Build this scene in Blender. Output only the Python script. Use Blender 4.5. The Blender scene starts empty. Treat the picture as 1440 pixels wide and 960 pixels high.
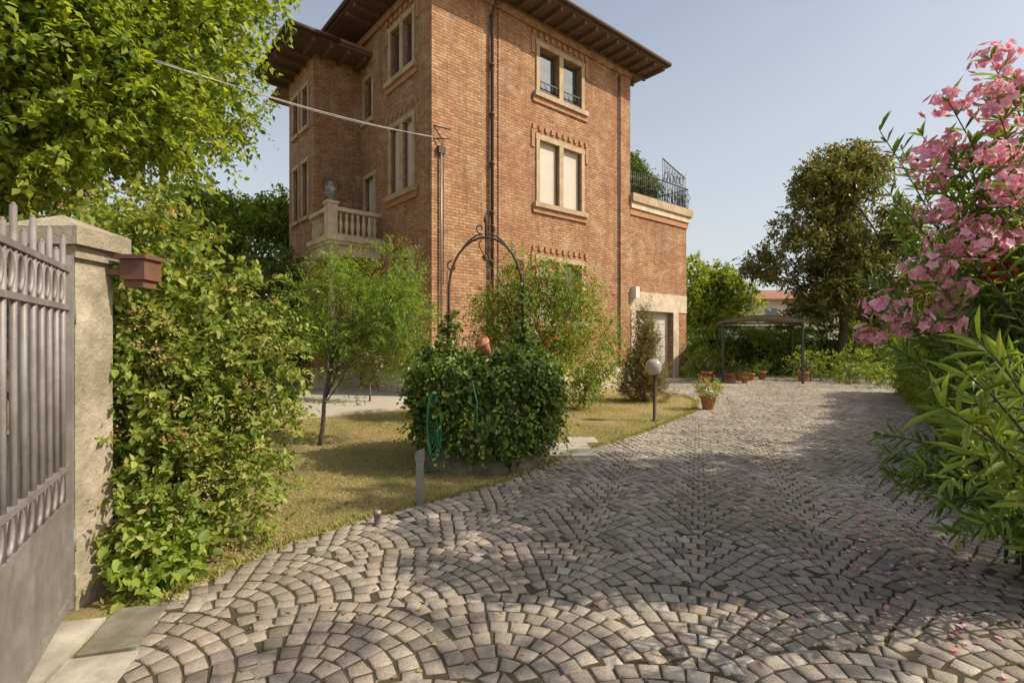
import bpy, math, random
import numpy as np
from mathutils import Vector
rng=np.random.default_rng(11); random.seed(5)
scene=bpy.context.scene
C=bpy.context.collection
# ------------------------------------------------------------------ materials
def newmat(name):
    m=bpy.data.materials.new(name); m.use_nodes=True; nt=m.node_tree; nt.nodes.clear()
    out=nt.nodes.new('ShaderNodeOutputMaterial'); return m,nt,out
def ramp(nt,fac,cols):
    r=nt.nodes.new('ShaderNodeValToRGB'); e=r.color_ramp.elements
    while len(e)<len(cols): e.new(0.5)
    for i,(p,c) in enumerate(cols):
        e[i].position=p; e[i].color=(*c,1)
    nt.links.new(fac,r.inputs[0]); return r.outputs[0]
def noise(nt,vec,scale,detail=4,rough=.55):
    n=nt.nodes.new('ShaderNodeTexNoise'); n.inputs['Scale'].default_value=scale
    n.inputs['Detail'].default_value=detail; n.inputs['Roughness'].default_value=rough
    if vec is not None: nt.links.new(vec,n.inputs['Vector'])
    return n.outputs['Fac']
def mix(nt,fac,a,b,mode='MIX'):
    m=nt.nodes.new('ShaderNodeMix'); m.data_type='RGBA'; m.blend_type=mode
    if isinstance(fac,(int,float)): m.inputs[0].default_value=fac
    else: nt.links.new(fac,m.inputs[0])
    for i,x in ((6,a),(7,b)):
        if isinstance(x,tuple): m.inputs[i].default_value=(*x,1)
        else: nt.links.new(x,m.inputs[i])
    return m.outputs[2]
def bump(nt,h,strength,dist=.02):
    b=nt.nodes.new('ShaderNodeBump'); b.inputs['Strength'].default_value=strength; b.inputs['Distance'].default_value=dist
    nt.links.new(h,b.inputs['Height']); return b.outputs[0]
def objco(nt):
    return nt.nodes.new('ShaderNodeTexCoord').outputs['Object']
def simple(name,c1,c2,scale=6,rough=.7,bstr=.2,metal=0,dist=.01,big=None):
    m,nt,out=newmat(name); v=objco(nt)
    f=noise(nt,v,scale,6,.65)
    col=ramp(nt,f,[(.3,c1),(.7,c2)])
    if big:
        f2=noise(nt,v,big[0],5,.65); col=mix(nt,ramp(nt,f2,[(.42,(0,0,0)),(.62,(.9,.9,.9))]),col,big[1])
    p=nt.nodes.new('ShaderNodeBsdfPrincipled'); p.inputs['Roughness'].default_value=rough; p.inputs['Metallic'].default_value=metal
    nt.links.new(col,p.inputs['Base Color'])
    if bstr: nt.links.new(bump(nt,noise(nt,v,scale*4,5,.7),bstr,dist),p.inputs['Normal'])
    nt.links.new(p.outputs[0],out.inputs[0]); return m
def leafmat(name,cols,transl=.4,rough=.5,tcol=None):
    m,nt,out=newmat(name)
    a=nt.nodes.new('ShaderNodeAttribute'); a.attribute_name='rnd'
    n=len(cols); col=ramp(nt,a.outputs['Fac'],[(i/(n-1),c) for i,c in enumerate(cols)])
    p=nt.nodes.new('ShaderNodeBsdfPrincipled'); p.inputs['Roughness'].default_value=rough
    p.inputs['Specular IOR Level'].default_value=.3
    nt.links.new(col,p.inputs['Base Color'])
    t=nt.nodes.new('ShaderNodeBsdfTranslucent')
    tc=mix(nt,1.0,col,tcol or (1.6,1.45,.6),'MULTIPLY'); nt.links.new(tc,t.inputs[0])
    s=nt.nodes.new('ShaderNodeMixShader'); s.inputs[0].default_value=transl
    nt.links.new(p.outputs[0],s.inputs[1]); nt.links.new(t.outputs[0],s.inputs[2]); nt.links.new(s.outputs[0],out.inputs[0])
    return m
def brickmat():
    m,nt,out=newmat('brick'); v=objco(nt)
    s=nt.nodes.new('ShaderNodeSeparateXYZ'); nt.links.new(v,s.inputs[0])
    ad=nt.nodes.new('ShaderNodeMath'); nt.links.new(s.outputs[0],ad.inputs[0]); nt.links.new(s.outputs[1],ad.inputs[1])
    c=nt.nodes.new('ShaderNodeCombineXYZ'); nt.links.new(ad.outputs[0],c.inputs[0]); nt.links.new(s.outputs[2],c.inputs[1])
    b=nt.nodes.new('ShaderNodeTexBrick'); nt.links.new(c.outputs[0],b.inputs['Vector'])
    b.inputs['Scale'].default_value=1; b.inputs['Brick Width'].default_value=.27; b.inputs['Row Height'].default_value=.09
    b.inputs['Mortar Size'].default_value=.013; b.inputs['Mortar Smooth'].default_value=.3; b.inputs['Bias'].default_value=-.1
    b.inputs['Color1'].default_value=(.6,.325,.155,1); b.inputs['Color2'].default_value=(.36,.165,.082,1); b.inputs['Mortar'].default_value=(.24,.155,.095,1)
    col=b.outputs['Color']
    f=noise(nt,c.outputs[0],.45,6,.6)
    col=mix(nt,ramp(nt,f,[(.42,(0,0,0)),(.66,(.65,.65,.65))]),col,(.34,.14,.07))
    f2=noise(nt,c.outputs[0],1.3,8,.78)
    col=mix(nt,ramp(nt,f2,[(.48,(0,0,0)),(.7,(.75,.75,.75))]),col,(.64,.46,.28))
    mp=nt.nodes.new('ShaderNodeMapping'); mp.inputs['Scale'].default_value=(2.2,.22,1); nt.links.new(c.outputs[0],mp.inputs[0])
    f3=noise(nt,mp.outputs[0],1.0,6,.75)
    col=mix(nt,ramp(nt,f3,[(.48,(0,0,0)),(.7,(.7,.7,.7))]),col,(.2,.105,.06))
    f4=noise(nt,c.outputs[0],9,3,.8)
    col=mix(nt,.7,col,ramp(nt,f4,[(.25,(.42,.4,.38)),(.75,(1.2,1.2,1.2))]),'MULTIPLY')
    p=nt.nodes.new('ShaderNodeBsdfPrincipled'); p.inputs['Roughness'].default_value=.9
    nt.links.new(col,p.inputs['Base Color'])
    iv=nt.nodes.new('ShaderNodeMath'); iv.operation='SUBTRACT'; iv.inputs[0].default_value=1; nt.links.new(b.outputs['Fac'],iv.inputs[1])
    a2=nt.nodes.new('ShaderNodeMath'); a2.operation='MULTIPLY_ADD'; nt.links.new(f4,a2.inputs[0]); a2.inputs[1].default_value=.8; nt.links.new(iv.outputs[0],a2.inputs[2])
    nt.links.new(bump(nt,a2.outputs[0],.9,.03),p.inputs['Normal'])
    nt.links.new(p.outputs[0],out.inputs[0]); return m
M={}
M['brick']=brickmat()
M['brick2']=simple('brick_trim',(.5,.26,.13),(.32,.15,.08),9,.9,.5)
M['stone']=simple('stone_trim',(.56,.42,.27),(.4,.29,.18),5,.85,.25,big=(2,(.34,.25,.16)))
M['cream']=simple('cream_stone',(.7,.58,.42),(.54,.44,.31),4,.8,.25,big=(1.7,(.42,.34,.24)))
M['concrete']=simple('concrete',(.5,.45,.38),(.36,.32,.26),3,.9,.4,big=(1.2,(.4,.35,.27)))
M['pillar']=simple('aged_concrete',(.56,.48,.36),(.32,.27,.2),7,.92,.9,dist=.02,big=(1.9,(.24,.2,.145)))
M['wood']=simple('eave_wood',(.18,.115,.08),(.11,.07,.048),7,.8,.3)
M['tile']=simple('roof_tile',(.36,.17,.1),(.2,.09,.06),6,.9,.6)
M['iron']=simple('rusty_iron',(.1,.055,.035),(.05,.03,.024),20,.7,.3)
M['irondark']=simple('dark_iron',(.045,.045,.04),(.028,.028,.027),12,.5,.1)
M['gate']=simple('gate_grey_paint',(.3,.28,.26),(.21,.195,.185),8,.5,.2,.1,big=(2,(.19,.165,.145)))
M['galv']=simple('grey_metal',(.3,.3,.29),(.22,.22,.21),8,.45,.1,.4)
M['terra']=simple('terracotta',(.55,.24,.12),(.38,.16,.08),9,.85,.3)
M['soil']=simple('soil',(.1,.07,.045),(.06,.04,.025),15,1,.6)
M['bark']=simple('bark',(.18,.135,.095),(.085,.065,.05),14,.95,.9)
M['white']=simple('white_render',(.7,.66,.6),(.58,.54,.48),3,.9,.15)
M['hose']=simple('green_hose',(.04,.3,.12),(.03,.2,.08),8,.4,0)
M['cable']=simple('cable',(.4,.38,.36),(.3,.28,.27),8,.5,0)
M['box']=simple('brown_paint',(.2,.09,.06),(.13,.06,.04),9,.5,.2)
M['marble']=simple('threshold_stone',(.6,.55,.47),(.42,.38,.32),4,.7,.2,big=(2.5,(.3,.26,.21)))
M['slab']=simple('weathered_slab',(.26,.24,.19),(.17,.155,.12),6,.9,.5,big=(3,(.14,.13,.085)))
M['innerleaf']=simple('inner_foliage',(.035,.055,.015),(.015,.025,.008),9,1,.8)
M['wellstone']=simple('well_stone',(.36,.27,.18),(.2,.155,.11),9,.95,1.0,dist=.03,big=(3,(.13,.11,.07)))
def glassmat():
    m,nt,out=newmat('window_glass'); p=nt.nodes.new('ShaderNodeBsdfPrincipled')
    p.inputs['Base Color'].default_value=(.05,.07,.09,1); p.inputs['Roughness'].default_value=.04; p.inputs['Specular IOR Level'].default_value=1.0
    p.inputs['Coat Weight'].default_value=.8
    v=objco(nt); nt.links.new(bump(nt,noise(nt,v,1.2,1),.08,.05),p.inputs['Normal'])
    nt.links.new(p.outputs[0],out.inputs[0]); return m
M['glass']=glassmat()
def slatmat():
    m,nt,out=newmat('roller_shutter'); v=objco(nt); w=nt.nodes.new('ShaderNodeTexWave'); w.bands_direction='Z'; w.inputs['Scale'].default_value=6
    nt.links.new(v,w.inputs['Vector']); p=nt.nodes.new('ShaderNodeBsdfPrincipled')
    nt.links.new(mix(nt,noise(nt,v,2,4),(.6,.53,.44),(.5,.44,.37)),p.inputs['Base Color']); p.inputs['Roughness'].default_value=.6
    nt.links.new(bump(nt,w.outputs['Fac'],.4,.01),p.inputs['Normal']); nt.links.new(p.outputs[0],out.inputs[0]); return m
M['slat']=slatmat()
def globemat():
    m,nt,out=newmat('smoked_globe'); p=nt.nodes.new('ShaderNodeBsdfPrincipled'); v=objco(nt)
    nt.links.new(mix(nt,noise(nt,v,5,3),(.5,.45,.38),(.3,.26,.21)),p.inputs['Base Color'])
    p.inputs['Roughness'].default_value=.15; p.inputs['Coat Weight'].default_value=.5; nt.links.new(p.outputs[0],out.inputs[0]); return m
M['globe']=globemat()
def cobmat():
    m,nt,out=newmat('porphyry_cobbles'); v=objco(nt)
    a=nt.nodes.new('ShaderNodeAttribute'); a.attribute_name='rnd'
    col=ramp(nt,a.outputs['Fac'],[(0,(.21,.175,.145)),(.3,(.33,.28,.23)),(.55,(.41,.35,.29)),(.8,(.43,.345,.27)),(1,(.53,.475,.4))])
    col=mix(nt,.65,col,ramp(nt,noise(nt,v,30,5,.75),[(.25,(.38,.38,.38)),(.7,(1.18,1.18,1.18))]),'MULTIPLY')
    col=mix(nt,ramp(nt,noise(nt,v,.7,7,.72),[(.42,(0,0,0)),(.66,(.7,.7,.7))]),col,(.17,.14,.1))
    p=nt.nodes.new('ShaderNodeBsdfPrincipled'); p.inputs['Roughness'].default_value=.8
    nt.links.new(col,p.inputs['Base Color']); nt.links.new(bump(nt,noise(nt,v,45,5,.7),.9,.009),p.inputs['Normal'])
    nt.links.new(p.outputs[0],out.inputs[0]); return m
M['cob']=cobmat()
M['joint']=simple('mossy_joint',(.085,.062,.035),(.048,.046,.02),9,1,.8)
def groundmat():
    m,nt,out=newmat('ground_soil_grass'); v=objco(nt)
    c=ramp(nt,noise(nt,v,1.1,8,.7),[(.3,(.24,.2,.075)),(.5,(.38,.3,.13)),(.72,(.46,.34,.18))])
    c=mix(nt,.6,c,ramp(nt,noise(nt,v,40,4,.8),[(.3,(.35,.35,.3)),(.7,(1.1,1.1,1.1))]),'MULTIPLY')
    p=nt.nodes.new('ShaderNodeBsdfPrincipled'); p.inputs['Roughness'].default_value=1; nt.links.new(c,p.inputs['Base Color'])
    nt.links.new(bump(nt,noise(nt,v,35,4,.8),1,.03),p.inputs['Normal']); nt.links.new(p.outputs[0],out.inputs[0]); return m
M['ground']=groundmat()
M['grass']=leafmat('grass_blades',[(.19,.22,.045),(.37,.36,.09),(.57,.47,.17),(.62,.48,.24)],.3,.7,(1.2,1.2,.8))
M['linden']=leafmat('linden_leaf',[(.09,.15,.02),(.18,.26,.035),(.28,.36,.05),(.39,.45,.08)],.5)
M['dark']=leafmat('dark_leaf',[(.055,.095,.022),(.1,.16,.035),(.16,.22,.05)],.38)
M['magnolia']=leafmat('magnolia_leaf',[(.07,.095,.025),(.13,.155,.04),(.22,.22,.06),(.3,.23,.095)],.3,.35)
M['bush']=leafmat('honeysuckle_leaf',[(.1,.15,.027),(.18,.25,.045),(.28,.35,.065),(.44,.43,.13)],.38)
M['feather']=leafmat('feathery_leaf',[(.12,.2,.033),(.21,.31,.055),(.32,.41,.09)],.43)
M['pome']=leafmat('pomegranate_leaf',[(.11,.17,.027),(.2,.28,.043),(.31,.38,.075)],.4)
M['ivy']=leafmat('ivy_leaf',[(.045,.085,.017),(.085,.145,.028),(.15,.21,.045),(.25,.29,.07)],.28,.35)
M['cyp']=leafmat('conifer_leaf',[(.11,.12,.035),(.2,.18,.06),(.32,.25,.11)],.25,.7)
M['ole']=leafmat('oleander_leaf',[(.11,.19,.045),(.19,.3,.065),(.31,.42,.11)],.42,.4)
M['hedge']=leafmat('hedge_leaf',[(.13,.2,.03),(.23,.32,.05),(.35,.44,.085)],.42)
M['pink']=leafmat('oleander_flower',[(.75,.25,.38),(.85,.42,.54),(.92,.64,.7)],.35,.5,(1.1,1,1))
M['red']=leafmat('red_flower',[(.55,.02,.05),(.65,.06,.08)],.3,.5,(1.2,1,1))
M['orange']=leafmat('orange_flower',[(.8,.1,.03),(.75,.16,.04)],.3,.5,(1.2,1,1))
M['cluster']=leafmat('seed_cluster',[(.44,.37,.14),(.56,.43,.2),(.45,.24,.11)],.3,.7,(1.1,1,.8))
M['dry']=leafmat('dry_leaf',[(.3,.18,.08),(.44,.33,.14),(.22,.13,.06)],.2,.8,(1.1,1,.8))
# ------------------------------------------------------------------ builders
class B:
    def __init__(s): s.v=[]; s.f=[]; s.m=[]; s.sm=[]
    def face(s,pts,mi=0,sm=False):
        o=len(s.v); s.v+=[tuple(p) for p in pts]; s.f.append(tuple(range(o,o+len(pts)))); s.m.append(mi); s.sm.append(sm)
    def box(s,a,b,mi=0):
        x0,y0,z0=[min(a[i],b[i]) for i in range(3)]; x1,y1,z1=[max(a[i],b[i]) for i in range(3)]
        o=len(s.v); s.v+=[(x0,y0,z0),(x1,y0,z0),(x1,y1,z0),(x0,y1,z0),(x0,y0,z1),(x1,y0,z1),(x1,y1,z1),(x0,y1,z1)]
        for f in ((0,3,2,1),(4,5,6,7),(0,1,5,4),(1,2,6,5),(2,3,7,6),(3,0,4,7)):
            s.f.append(tuple(o+i for i in f)); s.m.append(mi); s.sm.append(False)
    def obox(s,p,q,w,z0,z1,mi=0):
        p=np.array(p,float);q=np.array(q,float);d=(q-p)/np.linalg.norm(q-p);n=np.array([-d[1],d[0]])*w/2
        c=[p-n,q-n,q+n,p+n]; o=len(s.v)
        s.v+=[(a[0],a[1],z0) for a in c]+[(a[0],a[1],z1) for a in c]
        for f in ((0,3,2,1),(4,5,6,7),(0,1,5,4),(1,2,6,5),(2,3,7,6),(3,0,4,7)):
            s.f.append(tuple(o+i for i in f)); s.m.append(mi); s.sm.append(False)
    def tube(s,pts,r,n=8,mi=0,cap=True):
        pts=[Vector(p) for p in pts]; k=len(pts)
        if not hasattr(r,'__len__'): r=[r]*k
        o=len(s.v); up=None
        for i,p in enumerate(pts):
            t=(pts[min(i+1,k-1)]-pts[max(i-1,0)])
            if t.length<1e-9: t=Vector((0,0,1))
            t.normalize()
            if up is None:
                up=Vector((1,0,0)) if abs(t.x)<.8 else Vector((0,1,0))
            a=(up-t*up.dot(t)); 
            if a.length<1e-6: a=Vector((0,1,0))-t*t.y
            a.normalize(); up=a; b=t.cross(a)
            for j in range(n):
                an=2*math.pi*j/n; q=p+(a*math.cos(an)+b*math.sin(an))*r[i]; s.v.append((q.x,q.y,q.z))
        for i in range(k-1):
            for j in range(n):
                s.f.append((o+i*n+j,o+i*n+(j+1)%n,o+(i+1)*n+(j+1)%n,o+(i+1)*n+j)); s.m.append(mi); s.sm.append(True)
        if cap:
            s.f.append(tuple(o+j for j in range(n))[::-1]); s.m.append(mi); s.sm.append(False)
            s.f.append(tuple(o+(k-1)*n+j for j in range(n))); s.m.append(mi); s.sm.append(False)
    def lathe(s,c,prof,n=20,mi=0):
        c=Vector(c); o=len(s.v); k=len(prof)
        for r,z in prof:
            for j in range(n):
                an=2*math.pi*j/n; s.v.append((c.x+r*math.cos(an),c.y+r*math.sin(an),c.z+z))
        for i in range(k-1):
            for j in range(n):
                s.f.append((o+i*n+j,o+i*n+(j+1)%n,o+(i+1)*n+(j+1)%n,o+(i+1)*n+j)); s.m.append(mi); s.sm.append(abs(prof[i][0]-prof[i+1][0])<abs(prof[i][1]-prof[i+1][1])*3)
        s.f.append(tuple(o+(k-1)*n+j for j in range(n))); s.m.append(mi); s.sm.append(False)
    def obj(s,name,mats,parent=None):
        me=bpy.data.meshes.new(name); me.from_pydata(s.v,[],s.f)
        for m in mats: me.materials.append(M[m])
        me.polygons.foreach_set('material_index',s.m); me.polygons.foreach_set('use_smooth',s.sm); me.update()
        o=bpy.data.objects.new(name,me); C.objects.link(o)
        if parent: o.parent=parent
        return o
def empty(name,loc=(0,0,0),rot=0):
    e=bpy.data.objects.new(name,None); e.location=loc; e.rotation_euler=(0,0,rot); C.objects.link(e); return e
def bigmesh(name,V,F,rnd,mat,parent=None,smooth=False):
    k=F.shape[1]; me=bpy.data.meshes.new(name); me.vertices.add(len(V)); me.vertices.foreach_set('co',V.astype(np.float32).ravel())
    me.loops.add(F.size); me.polygons.add(len(F)); me.loops.foreach_set('vertex_index',F.astype(np.int32).ravel())
    me.polygons.foreach_set('loop_start',np.arange(0,F.size,k,dtype=np.int32))
    me.update(calc_edges=True)
    a=me.attributes.new('rnd','FLOAT','POINT'); a.data.foreach_set('value',rnd.astype(np.float32))
    me.materials.append(M[mat]); me.validate()
    o=bpy.data.objects.new(name,me); C.objects.link(o)
    if parent: o.parent=parent
    return o
def unit(a): return a/np.maximum(np.linalg.norm(a,axis=-1,keepdims=True),1e-9)
def rdir(n): return unit(rng.normal(size=(n,3)))
NL=[0]
def leaves(name,P,D,N,L,mat,aspect=.5,kind=4,parent=None,fold=.15,rnd=None):
    n=len(P); NL[0]+=n; D=unit(D); S=unit(np.cross(D,N)); N=np.cross(S,D)
    L=np.broadcast_to(np.asarray(L,float).reshape(-1,1),(n,1)); w=L*aspect*.5
    r=rng.random(n) if rnd is None else rnd
    if kind==4:
        V=np.stack([P,P+D*L*.45+S*w+N*w*fold*2,P+D*L-N*L*.12,P+D*L*.45-S*w+N*w*fold*2],1)
        F=np.array([[0,1,2],[0,2,3]])
    else:
        V=np.stack([P,P+D*L*.25+S*w*.85+N*w*fold,P+D*L*.62+S*w*.8+N*w*fold,P+D*L-N*L*.14,P+D*L*.62-S*w*.8+N*w*fold,P+D*L*.25-S*w*.85+N*w*fold],1)
        F=np.array([[0,1,2,3],[0,3,4,5]])
    k=V.shape[1]; FF=(F[None]+(np.arange(n)*k)[:,None,None]).reshape(-1,F.shape[1])
    return bigmesh(name,V.reshape(-1,3),FF,np.repeat(r,k),mat,parent)
def sprigs(S,Dd,length,k,droop=.3,spread=.8):
    n=len(S); Dd=unit(Dd); t=(np.arange(k)+.6)/k
    side=unit(np.cross(Dd,rdir(n)))
    ln=length*(.6+.8*rng.random((n,1,1)))
    P=S[:,None]+Dd[:,None]*ln*t[None,:,None]; P=P-np.array([0,0,1])*(droop*ln*t[None,:,None]**2)
    sg=np.where(np.arange(k)%2==0,1,-1)[None,:,None]
    D=Dd[:,None]*.6+side[:,None]*sg*spread+rng.normal(size=(n,k,3))*.3-np.array([0,0,1])*droop*.8*t[None,:,None]
    N=rng.normal(size=(n,k,3))*.45+np.array([0,0,.8])+Dd[:,None]*.3
    return P.reshape(-1,3),D.reshape(-1,3),N.reshape(-1,3)
def clump_sprigs(cl,per,length,k,droop=.3,inner=.25,spread=.8):
    Ss=[];Ds=[]
    for c,r in cl:
        c=np.array(c,float); r=np.array(r,float)*np.ones(3)
        n=max(3,int(per*(r[0]*r[1]+r[1]*r[2]+r[0]*r[2])/3)); u=rdir(n); rad=(inner+(1-inner)*rng.random((n,1)))**.6
        Ss.append(c+u*r*rad*(1+.12*rng.normal(size=(n,1)))); Ds.append(u*.8+rng.normal(size=(n,3))*.45+np.array([0,0,.15]))
    return sprigs(np.concatenate(Ss),np.concatenate(Ds),length,k,droop,spread)
def crown(c,r,n,cr=(.2,.34),zflat=.75,lo=.35):
    out=[]; c=np.array(c,float); r=np.array(r,float)
    for i in range(n):
        u=rdir(1)[0]; q=lo+(1-lo)*rng.random()**.6
        p=c+u*r*q*.86; s=(cr[0]+(cr[1]-cr[0])*rng.random())*r.mean()
        out.append((p,(s,s,s*zflat)))
    return out
def limb(b,p,q,r0,r1,n=6,seg=5,wob=.08,sag=0):
    p=Vector(p);q=Vector(q);L=(q-p).length; pts=[];rs=[]
    for i in range(seg+1):
        t=i/seg; x=p.lerp(q,t)
        if 0<i<seg: x+=Vector((random.uniform(-1,1),random.uniform(-1,1),random.uniform(-1,1)))*L*wob
        x.z+=sag*L*math.sin(math.pi*t)
        pts.append(x); rs.append(r0+(r1-r0)*t)
    b.tube(pts,rs,n); return pts
def tree(name,base,trunk_top,cl,per,slen,k,leafL,mat,tr=.25,aspect=.6,kind=4,droop=.3,inner=.25,spread=.8,bark='bark'):
    e=empty(name); b=B()
    pts=limb(b,base,trunk_top,tr,tr*.5,10,7,.015)
    if tr>.1: b.tube([Vector(base)+Vector((0,0,-.05)),Vector(base)+Vector((0,0,.15)),Vector(base)+Vector((0,0,.5))],[tr*1.5,tr*1.2,tr*.98],10)
    for c,r in cl:
        j=random.randint(3,len(pts)-1); limb(b,pts[j],c,tr*.28,tr*.04,5,5,.06,.06)
    b.obj('trunk',[bark],e)
    P,D,N=clump_sprigs(cl,per,slen,k,droop,inner,spread)
    L=leafL*(.6+.7*rng.random(len(P)))
    leaves('foliage',P,D,N,L,mat,aspect,kind,e); return e
def inpoly(x,y,poly):
    c=np.zeros(x.shape,bool); n=len(poly)
    for i in range(n):
        x0,y0=poly[i]; x1,y1=poly[(i+1)%n]
        cond=((y0>y)!=(y1>y)); xi=(x1-x0)*(y-y0)/((y1-y0) if y1!=y0 else 1e-9)+x0
        c^=cond&(x<xi)
    return c
# ------------------------------------------------------------------ ground
b=B(); b.face([(-300,-300,0),(300,-300,0),(300,300,0),(-300,300,0)]); b.obj('ground',['ground'])
drive=[(-1.5,-7),(-1.82,2.3),(-2.2,3.05),(-1.80,4.04),(-1.29,4.65),(-.16,5.76),(.8,7.2),(2.2,8.86),(4.1,11.6),(4.9,13.6),(5.1,15.2),(4.6,16.6),(3.9,17.8),(3.95,19.4),(5.0,20.4),(7.9,22.8),(9,26),(20,26),(17.5,23),(12.2,16),(8.7,10.5),(5.4,5.2),(4.2,3),(3.7,-7)]
b=B(); b.face([(x,y,.004) for x,y in drive]); dj=b.obj('driveway_bed',['joint'])
e=empty('cobblestone_driveway'); dj.parent=e
# peacock-tail fan pattern: fans of concentric arcs, rows spaced R/2
R=.88; rings=8; dr=R/rings; ang=math.radians(-20); ca,sa=math.cos(ang),math.sin(ang)
SV=[]
for j in range(-14,100):
    for i in range(-22,22):
        cx=i*2*R+(j%2)*R; cy=j*R*.5
        wx,wy=cx*ca-cy*sa,cx*sa+cy*ca
        if wy<.4 or wy>27 or wx<-4.5 or wx>21 or abs(wx)>wy*1.05+2.8: continue
        for q in range(rings):
            r0=q*dr; r1=(q+1)*dr; rm=(r0+r1)/2
            n=max(2,int(round(math.pi*rm/.113))); off=random.uniform(-.4,.4)/n
            for s_ in range(-1,n+1):
                a0=math.pi*(s_+off)/n; a1=math.pi*(s_+1+off)/n; am=(a0+a1)/2
                mx,my=rm*math.cos(am),rm*math.sin(am)
                if math.hypot(mx-R,my+R*.5)<R-.006 or math.hypot(mx+R,my+R*.5)<R-.006 or math.hypot(mx,my+R)<R-.006 or my<-.05: continue
                X=cx+mx;Y=cy+my; WX_,WY_=X*ca-Y*sa,X*sa+Y*ca
                gg=.0065; g=gg/rm; jt=.0055; cs=[]
                for (aa,rr) in ((a0+g,r0+gg),(a1-g,r0+gg),(a1-g,r1-gg),(a0+g,r1-gg)):
                    rr=max(rr,.012)+random.uniform(-jt,jt); aa+=random.uniform(-jt,jt)/max(rm,.1)
                    lx=cx+rr*math.cos(aa); ly=cy+rr*math.sin(aa); cs.append((lx*ca-ly*sa,lx*sa+ly*ca))
                SV.append((WX_,WY_,cs))
px=np.array([s[0] for s in SV]); py=np.array([s[1] for s in SV]); ok=inpoly(px,py,drive)
V=[];F=[];RR=[];o=0
for s_,kk in zip(SV,ok):
    if not kk: continue
    X,Y,cs=s_; h=.014+random.uniform(-.003,.003); tx=random.uniform(-.022,.022); ty=random.uniform(-.022,.022); rv=min(1,max(0,.5+random.gauss(0,.25)+.2*math.sin(X*1.3)*math.sin(Y*.9)))
    for x,y in cs: V.append((x,y,.0))
    for x,y in cs:
        V.append((x+(X-x)*.05,y+(Y-y)*.05,h-.005))
    for x,y in cs:
        xx=x+(X-x)*.18; yy=y+(Y-y)*.18; V.append((xx,yy,h+(xx-X)*tx+(yy-Y)*ty))
    for a in range(4):
        c_=(a+1)%4; F.append((o+a,o+c_,o+4+c_,o+4+a)); F.append((o+4+a,o+4+c_,o+8+c_,o+8+a))
    F.append((o+8,o+9,o+10,o+11)); RR+=[rv]*12; o+=12
bigmesh('cobblestones',np.array(V),np.array(F),np.array(RR),'cob',e)
print('stones',len(V)//12)
def W(x,y): return (-2.24+.766*x-.643*y, 14.4+.643*x+.766*y)
def hpoly(name,pts,z,mat,h=.06):
    b=B(); w=[W(*p) for p in pts]; b.face([(x,y,z) for x,y in w])
    for i in range(len(w)):
        p,q=w[i],w[(i+1)%len(w)]; b.face([(p[0],p[1],0),(q[0],q[1],0),(q[0],q[1],z),(p[0],p[1],z)])
    return b.obj(name,[mat])
hpoly('house_pavement',[(-4.5,-1.6),(8.9,-1.2),(13.2,-1.0),(13.2,.3),(0,.3),(0,9),(-4.5,9)],.05,'concrete')
b=B(); b.obox((-2.2,3.05),(-2.06,2.6),.26,0,.03,0); b.obox((-2.05,2.57),(-1.85,1.8),.3,0,.03,1); b.obox((-2.45,2.9),(-2.2,1.9),.26,0,.024,1); b.obj('gate_threshold',['slab','marble'])
# lawn
n=230000; x=rng.uniform(-7,6,n); y=3+12.5*rng.random(n)**1.25
ok=~inpoly(x,y,drive)&(x<5.5)&(np.abs(x)<y*.8); lx=(x+2.24)*.766+(y-14.4)*.643; ly=-(x+2.24)*.643+(y-14.4)*.766
ok&=~((lx>-4.5)&(ly>-1.6)); x=x[ok];y=y[ok]; n=len(x)
patch=np.sin(x*2.1+1)*np.sin(y*1.7)+np.sin(x*5+y*3)*.5+np.sin(x*.9-y*1.3+2)*.6
keep=rng.random(n)>np.clip(patch*.5,0,.8); x=x[keep];y=y[keep];patch=patch[keep]+rng.normal(size=keep.sum())*.6;n=len(x)
P=np.stack([x,y,np.zeros(n)],1); D=rdir(n)*.75+np.array([0,0,.8]); 
leaves('lawn_grass',P,D,rdir(n),.02+.03*rng.random(n),'grass',.16,4,None,rnd=np.clip(.56+patch*.32,0,1))
ed=np.array(drive[2:11]); Ps=[]
for p,q in zip(ed[:-1],ed[1:]):
    L_=np.linalg.norm(q-p); m_=int(L_*650); t_=rng.random((m_,1)); nn=np.array([-(q-p)[1],(q-p)[0]])/L_
    Ps.append(p+(q-p)*t_+nn*rng.normal(size=(m_,1))*.035)
Ps=np.concatenate(Ps); P=np.concatenate([Ps,np.full((len(Ps),1),.004)],1)
leaves('edge_grass',P,rdir(len(P))*.8+np.array([0,0,.8]),rdir(len(P)),.025+.04*rng.random(len(P)),'grass',.16,4,None,rnd=np.clip(rng.normal(size=len(P))*.3+.35,0,1))
n=2500; x=rng.uniform(-5,1.5,n); y=rng.uniform(3.8,10,n); k=~inpoly(x,y,drive); x=x[k];y=y[k];n=len(x)
leaves('lawn_litter',np.stack([x,y,np.full(n,.012)],1),rdir(n)*np.array([1,1,.3]),np.array([0,0,1])+rdir(n)*.5,.035*(.5+rng.random(n)),'dry',.6,4)
b=B(); b.box((.45,7.0,0),(1.15,7.9,.04)); b.box((.9,7.95,0),(1.35,8.4,.036)); b.obj('stone_slab',['concrete'])
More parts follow.
